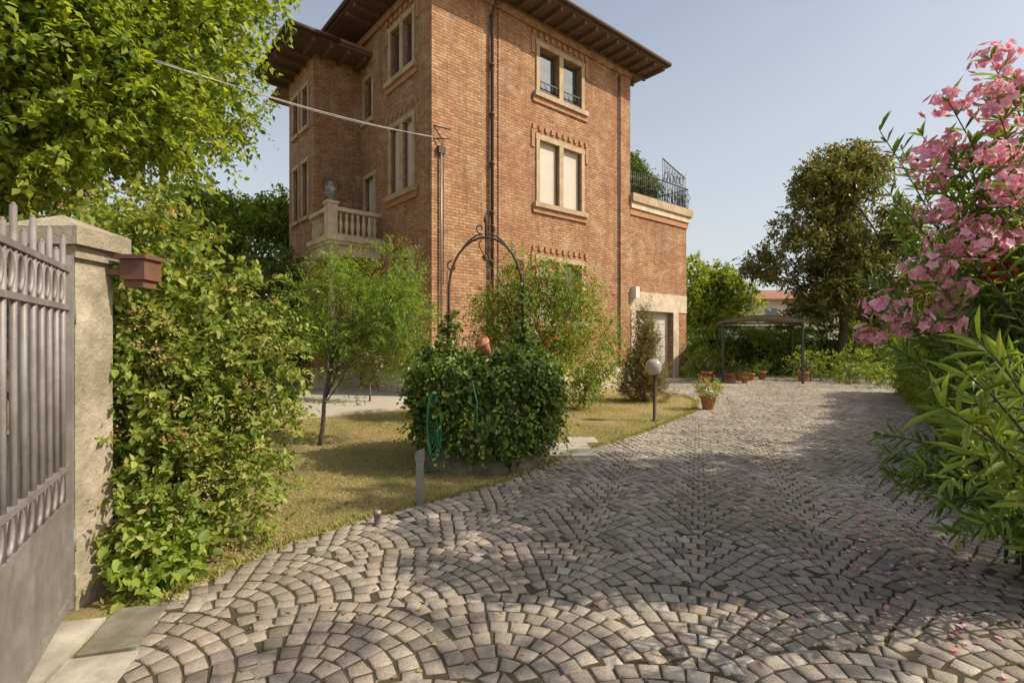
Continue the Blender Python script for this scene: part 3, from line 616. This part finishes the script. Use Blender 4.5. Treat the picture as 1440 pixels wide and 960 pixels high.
# ------------------------------------------------------------------ small furniture
b=B(); x,y=-.89,4.98; b.box((x-.04,y-.03,0),(x+.03,y+.03,.44),0)
o=len(b.v); b.v+=[(x-.045,y-.035,.443),(x+.035,y-.035,.443),(x+.035,y+.035,.443),(x-.045,y+.035,.443),(x-.045,y-.035,.53),(x+.035,y-.035,.56),(x+.035,y+.035,.56),(x-.045,y+.035,.53)]
for f in ((0,3,2,1),(4,5,6,7),(0,1,5,4),(1,2,6,5),(2,3,7,6),(3,0,4,7)): b.f.append(tuple(o+i for i in f)); b.m.append(0 if f!=(3,0,4,7) else 1); b.sm.append(False)
b.box((x-.07,y-.06,0),(x+.06,y+.06,.012),0); b.obj('bollard_light',['galv','irondark'])
b=B(); b.lathe((-1.17,4.45,0),[(.028,0),(.028,.1),(.034,.1),(.034,.13),(.02,.135)],14); b.obj('ground_spotlight',['galv'])
b=B(); x,y=2.87,10.3; b.lathe((x,y,0),[(.07,0),(.07,.02),(.036,.03),(.036,.75),(.03,.78),(.03,.86),(.07,.9),(.075,.95)],14,0)
b.lathe((x-.02,y,.93),[(.07,0),(.12,.03),(.15,.08),(.165,.15),(.15,.23),(.12,.28),(.07,.31),(.01,.32)],22,1); b.obj('globe_garden_lamp',['iron','globe'])
def potted(name,x,y,h,plant='hedge',pr=.3,n=200,fl=None):
    e=empty(name); b=B(); b.lathe((x,y,0),[(h*.36,0),(h*.5,h*.8),(h*.57,h*.81),(h*.57,h),(h*.48,h),(h*.46,h*.88)],20,0); b.lathe((x,y,h*.86),[(h*.46,0),(.01,.01)],16,1)
    b.obj('pot',['terra','soil'],e); P,D,N=clump_sprigs([((x,y,h+pr*.7),(pr,pr,pr*.8))],n/pr**2,.16,6); leaves('plant',P,D,N,.055,plant,.5,4,e)
    if fl: 
        q=np.array([x,y,h+pr*.9])+rdir(14)*pr*1.1; q=np.repeat(q,6,0)+rng.normal(size=(84,3))*.02; leaves('flowers',q,rdir(84),rdir(84),.04,fl,.7,4,e)
potted('potted_plant',4.6,12.0,.34,'hedge',.26,160,'orange')
for x,y,h in ((8.6,20.2,.35),(9.2,20.6,.4),(9.8,21,.3),(11.6,20.4,.4),(8.9,19.6,.25),(10.5,21.5,.35),(7.8,20.5,.4)): potted('potted_plant',x,y,h,'dark',.3,80,'pink' if h>.36 else None)
b=B()
posts=[(8.0,19.4),(10.9,19.2),(9.6,24),(12.9,23.6)]
for x,y in posts: b.box((x-.035,y-.035,0),(x+.035,y+.035,2.25),0)
P0=[np.array(p) for p in posts]
for a,c_ in ((0,1),(2,3),(0,2),(1,3)): b.obox(P0[a],P0[c_],.05,2.253,2.31,0)
u=np.linspace(0,1,13)
for s in range(12):
    q=[]
    for f in (u[s],u[s+1]):
        z=2.32+.22*math.sin(math.pi*f); A=P0[0]+(P0[1]-P0[0])*(f*1.12-.06)+(P0[0]-P0[2])*.08; Bp=P0[2]+(P0[3]-P0[2])*(f*1.12-.06)-(P0[0]-P0[2])*.08; q.append((A,Bp,z))
    (A,Bp,z),(A2,B2,z2)=q
    b.face([(A[0],A[1],z),(A2[0],A2[1],z2),(B2[0],B2[1],z2),(Bp[0],Bp[1],z)],1); b.face([(A[0],A[1],z+.04),(A2[0],A2[1],z2+.04),(B2[0],B2[1],z2+.04),(Bp[0],Bp[1],z+.04)],1)
    b.face([(A[0],A[1],z),(A2[0],A2[1],z2),(A2[0],A2[1],z2+.04),(A[0],A[1],z+.04)],0)
b.obj('carport_canopy',['irondark','concrete'])
# ------------------------------------------------------------------ hedges
def hedge(name,path,w,h,per,mat,L,sl=.18,k=6,z0=0,kind=4,aspect=.5):
    e=empty(name); Ss=[];Ds=[]
    for (p,q) in zip(path[:-1],path[1:]):
        p=np.array(p,float);q=np.array(q,float);ln=np.linalg.norm(q-p);d=(q-p)/ln;nn=np.array([-d[1],d[0]])
        n=int(per*ln*(h*2+w)); s=rng.random(n)*ln; f=rng.random(n)*(2*h+w)
        off=np.where(f<h,-w/2,np.where(f<h+w,f-h-w/2,w/2)); z=np.where(f<h,f,np.where(f<h+w,h,f-h-w)); lum=.09*np.sin(s*2.3+z)+.07*np.sin(s*5.1+2)
        off=off*(1+lum)+rng.normal(size=n)*.05; z=z0+z*(1+lum*.6)+rng.normal(size=n)*.04
        out=np.where(f<h,-1,np.where(f<h+w,0,1))
        P=np.stack([p[0]+d[0]*s+nn[0]*off,p[1]+d[1]*s+nn[1]*off,z],1)
        Dd=np.stack([nn[0]*out,nn[1]*out,np.where(out==0,1,.35)],1)+rng.normal(size=(n,3))*.5
        Ss.append(P);Ds.append(Dd)
    P,D,N=sprigs(np.concatenate(Ss),np.concatenate(Ds),sl,k,.2); leaves('foliage',P,D,N,L*(.6+.7*rng.random(len(P))),mat,aspect,kind,e)
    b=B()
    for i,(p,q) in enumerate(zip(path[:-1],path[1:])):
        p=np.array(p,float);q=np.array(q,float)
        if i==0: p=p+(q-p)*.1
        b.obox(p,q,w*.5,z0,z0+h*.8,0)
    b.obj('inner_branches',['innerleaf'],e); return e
hedge('laurel_hedge',[(4.9,3.9),(8.9,9.8),(12.6,15.6)],1.0,1.75,190,'hedge',.09,.2,6)
hedge('far_hedge',[(8.6,26),(14,26.2),(19.5,25.5)],1.0,2.1,90,'hedge',.13,.22,6)
hedge('box_hedge',[(11.3,24.6),(14.2,24.3)],1.0,1.9,90,'hedge',.11,.22,6)
cl=[((x,y,h*.5),(h*.7,h*.6,h*.55)) for x,y,h in ((12.2,21,1.2),(13.5,20.3,1.3),(14.2,18.8,1.1),(13.2,17.6,.9),(15.5,21.5,1.6),(12.8,19.3,.7),(16.5,22.5,1.9),(8.0,21.8,1.2),(7.9,23.5,1.8),(9.3,23,1.3))]
P,D,N=clump_sprigs(cl,260,.3,7); e=empty('shrub_border'); leaves('foliage',P,D,N,.12*(.6+.7*rng.random(len(P))),'pome',.5,4,e)
b=B()
for c,r in cl:
    for i in range(4): limb(b,(c[0]+random.uniform(-.2,.2),c[1],0),(c[0]+random.uniform(-.4,.4),c[1],c[2]+.3),.02,.008)
b.obj('stems',['bark'],e)
mc=[]
for z,r in ((3.0,2.9),(4.1,3.7),(5.2,4.0),(6.3,3.7),(7.4,3.1),(8.5,2.4),(9.5,1.7),(10.3,1.0)):
    for i in range(int(4+r*2.4)):
        a=random.uniform(0,6.28); q=r*random.uniform(.35,1.05); s_=random.uniform(.55,.9); mc.append(((16.0+q*math.cos(a),24.5+q*math.sin(a)*.8,z+random.uniform(-.4,.4)),(s_,s_,s_*.55)))
tree('magnolia_tree',(15.8,24.5,0),(15.9,24.5,8.5),mc,190,.45,8,.23,'magnolia',.22,.45,4,.1,.2)
tree('plane_tree',(11.2,29,0),(11.2,29,4),crown((10.9,29,4.2),(2.9,2,2.9),30,(.24,.34)),110,.5,9,.2,'linden',.2,.6)
tree('plane_tree',(22.5,27,0),(22.5,27,5),crown((22.5,27,4.2),(3.6,2.5,3.2),24,(.24,.34)),80,.5,9,.22,'linden',.2,.6)
cl=[]
for i in range(150):
    a=math.radians(random.uniform(-62,62)); dd=random.uniform(48,62); x=dd*math.sin(a)*1.1; y=dd*math.cos(a)+4; px_=x/y
    h=random.uniform(1.8,2.4) if .40<px_<.62 else random.uniform(3,5)
    cl.append(((x,y,h*.6),(2.6,2,h*.75)))
P,D,N=clump_sprigs(cl,14,1.0,7); e=empty('distant_trees'); leaves('foliage',P,D,N,.5*(.6+.7*rng.random(len(P))),'linden',.6,4,e)
NH=empty('neighbour_house'); b=B(); b.box((20,42,0),(27,50,4.9),0); b.box((19.4,41.4,4.9),(27.6,50.6,5.05),1)
for q in ([(19.4,41.4,5.06),(27.6,41.4,5.06),(25,46,6.2),(22,46,6.2)],[(27.6,41.4,5.06),(27.6,50.6,5.06),(25,46,6.2)],[(27.6,50.6,5.06),(19.4,50.6,5.06),(22,46,6.2),(25,46,6.2)],[(19.4,50.6,5.06),(19.4,41.4,5.06),(22,46,6.2)]): b.face(q,1)
for x in (20.8,22.8,24.8): b.box((x,41.95,3.1),(x+.9,41.998,4.3),2); b.box((x-.1,41.9,2.98),(x+1,41.998,3.097),0)
b.obj('walls_and_roof',['white','tile','glass'],NH)
b=B(); b.box((8.5,27.2,0),(22,27.4,1.2),0)
for i in range(90): x=8.55+i*.15; b.tube([(x,27.3,1.2),(x,27.3,2.1)],.012,5,1)
b.box((8.5,27.28,2.0),(22,27.32,2.04),1); b.obj('boundary_fence',['white','irondark'])
# ------------------------------------------------------------------ oleander
O=empty('oleander_bush')
fl=np.array([(2.56,3.0,3.0),(2.9,3.1,3.1),(2.75,2.8,3.02),(2.76,3.1,2.75),(2.42,3.0,2.66),(2.6,3.1,2.58),(2.83,3.0,2.47),(2.75,2.8,2.42),(2.5,3.0,2.35),(2.95,3.1,2.22),(2.8,2.85,2.22),(2.67,3.2,2.07),(2.45,2.85,2.17),(2.2,3.0,1.8),(2.35,3.0,1.7),(2.25,3.2,1.64),(2.54,3.0,1.7),(2.35,2.9,2.0),(2.84,3.0,2.0),(3.2,3.2,2.7),(3.3,3.3,3.2),(3.1,2.9,2.5),(3.4,3.6,2.9),
 (2.62,3.1,2.8),(2.88,3.0,2.85),(2.66,2.9,2.25),(2.95,3.05,2.65),(2.85,3.2,2.35),(2.6,3.0,1.9),(2.9,3.1,3.3),(2.75,3.2,1.85),(2.6,2.75,2.6),(2.55,2.75,2.12),(2.7,2.85,2.9),(2.62,2.7,2.42)])
ends=[tuple(f) for f in fl]
for i in range(150): ends.append((3.15+random.uniform(-.55,.8),3.2+random.uniform(-.5,.8),1.3+random.uniform(-.9,1.8)))
for f in ((2.15,2.35,1.45),(2.05,2.3,1.2),(2.3,2.5,1.05),(2.2,2.3,1.55),(2.1,2.45,.95),(2.35,2.6,1.3),(2.5,2.6,.8),(2.9,3.4,.6),(3.0,3.6,.9),(2.75,3.1,.55),(2.9,2.9,.4),(2.2,2.2,1.35),(2.25,2.3,1.15)): ends.append(f)
def shoots(b,ends,basef,t0,nl,per):
    LP=[];LD=[];LN=[]
    for q in ends:
        base=basef(); q=Vector(q); m_=base.lerp(q,.55)+Vector((.1,0,.35)); pts=[]
        for i in range(9):
            t_=i/8; pts.append(base.lerp(m_,t_).lerp(m_.lerp(q,t_),t_))
        b.tube(pts,[.012-.009*i/8 for i in range(9)],6)
        A=np.array([tuple(p) for p in pts]); 
        for i in range(nl):
            t_=t0+(1-t0)*i/(nl-1); f=t_*8; k=min(int(f),7); p=A[k]+(A[k+1]-A[k])*(f-k); ax=unit((A[k+1]-A[k])[None])[0]
            for w_ in range(per):
                r_=unit(np.cross(ax,rdir(1)[0])[None])[0]; LP.append(p); LD.append(ax*.75+r_*.8); LN.append(ax*.6-r_*.3+np.array([0,0,.4])+rdir(1)[0]*.3)
    return np.array(LP),np.array(LD),np.array(LN)
b=B()
LP,LD,LN=shoots(b,ends,lambda:Vector((3.75+random.uniform(-.3,.3),3.3+random.uniform(-.4,.3),.05)),.4,17,4)
leaves('leaves',LP,LD,LN,.13*(.6+.6*rng.random(len(LP))),'ole',.19,6,O)
near=[(1.5,1.7,1.5),(1.42,1.68,1.38),(1.55,1.72,1.3),(1.6,1.75,1.6),(1.66,1.85,1.2)]
LP,LD,LN=shoots(b,near,lambda:Vector((2.6+random.uniform(-.1,.1),2.1,.05)),.6,10,3)
leaves('young_leaves',LP,LD,LN,.15*(.6+.6*rng.random(len(LP))),'hedge',.16,6,O)
b.obj('stems',['bark'],O)
def flowers(cs,name,mat,nf=26):
    P=[];D=[];N=[]
    for c in cs:
        sc=random.uniform(.85,1.35)
        for i in range(nf):
            u=rdir(1)[0]; ctr=c+u*np.array([.1,.1,.07])*rng.uniform(.45,1.1)*sc; ax=unit((u+rdir(1)[0]*.4)[None])[0]
            s=unit(np.cross(ax,rdir(1)[0])[None])[0]; t_=np.cross(ax,s)
            for k in range(5):
                a=k*2*math.pi/5; P.append(ctr); D.append(s*math.cos(a)+t_*math.sin(a)+ax*.35); N.append(ax)
    leaves(name,np.array(P),np.array(D),np.array(N),.034,mat,.9,6,O)
redi=18
flowers([f for i,f in enumerate(fl) if i!=redi],'pink_flowers','pink'); flowers([fl[redi]],'red_flowers','red')
n=420; x=3.0+rng.normal(size=n)*.75; y=3.7+rng.normal(size=n)*1.1; k=inpoly(x,y,drive)&(x>1.0)&(x<y*.98); x=x[k];y=y[k];n=len(x)
leaves('fallen_petals',np.stack([x,y,np.full(n,.022)],1),rdir(n)*np.array([1,1,.1]),np.array([0,0,1])+rdir(n)*.3,.042,'pink',.8,6)
n=1700; x=rng.uniform(-2,6,n); y=rng.uniform(2.3,10,n); k=inpoly(x,y,drive); x=x[k];y=y[k];n=len(x)
leaves('fallen_leaves',np.stack([x,y,np.full(n,.02)],1),rdir(n)*np.array([1,1,.15]),np.array([0,0,1])+rdir(n)*.4,.028*(.5+rng.random(n)),'dry',.6,4)
tree('shade_tree',(10.5,3.4,0),(10.4,3.4,5.5),crown((10.2,3.7,7.2),(3.1,2.0,3.0),40,(.2,.3)),95,.5,9,.17,'linden',.2,.6)
tree('shade_tree',(8.6,-1.5,0),(8.6,-1.5,4.5),crown((8.4,.2,6.3),(3.2,1.9,2.2),22,(.18,.28)),70,.5,9,.16,'linden',.2,.6)
tree('shade_tree',(13.5,6.2,0),(13.4,6.2,4.5),crown((12.9,6.0,6.2),(2.8,2.2,2.0),22,(.2,.3)),85,.5,9,.16,'linden',.2,.6)
# ------------------------------------------------------------------ light, world, camera
az=math.atan2(.985,-.17)
el=math.radians(42)
sd=Vector((math.sin(az)*math.cos(el),math.cos(az)*math.cos(el),math.sin(el)))
L=bpy.data.lights.new('sun','SUN'); L.energy=5.0; L.angle=math.radians(.6); L.color=(1,.88,.69)
so=bpy.data.objects.new('sun',L); C.objects.link(so); so.rotation_euler=(-sd).to_track_quat('-Z','Y').to_euler()
w=bpy.data.worlds.new('World'); scene.world=w; w.use_nodes=True; nt=w.node_tree; bg=nt.nodes['Background']
sk=nt.nodes.new('ShaderNodeTexSky'); sk.sky_type='NISHITA'; sk.sun_disc=False; sk.sun_elevation=el; sk.sun_rotation=az; sk.dust_density=4.0; sk.air_density=1.1; sk.ozone_density=1.3
tc=nt.nodes.new('ShaderNodeTexCoord'); sx=nt.nodes.new('ShaderNodeSeparateXYZ'); nt.links.new(tc.outputs['Generated'],sx.inputs[0])
hz=ramp(nt,sx.outputs[2],[(0,(.92,.92,.92)),(.2,(.66,.66,.66)),(.55,(.27,.27,.27))])
nt.links.new(mix(nt,hz,sk.outputs[0],(5.3,5.5,5.6)),bg.inputs[0]); bg.inputs[1].default_value=.15
cam=bpy.data.cameras.new('camera'); cam.lens=18; cam.sensor_width=36; cam.clip_end=800; cam.clip_start=.05
co=bpy.data.objects.new('camera',cam); C.objects.link(co); co.location=(0,0,1.6); co.rotation_euler=(math.pi/2,0,0); scene.camera=co
scene.view_settings.view_transform='Standard'; scene.view_settings.look='None'; scene.view_settings.exposure=0
print('leaves',NL[0])
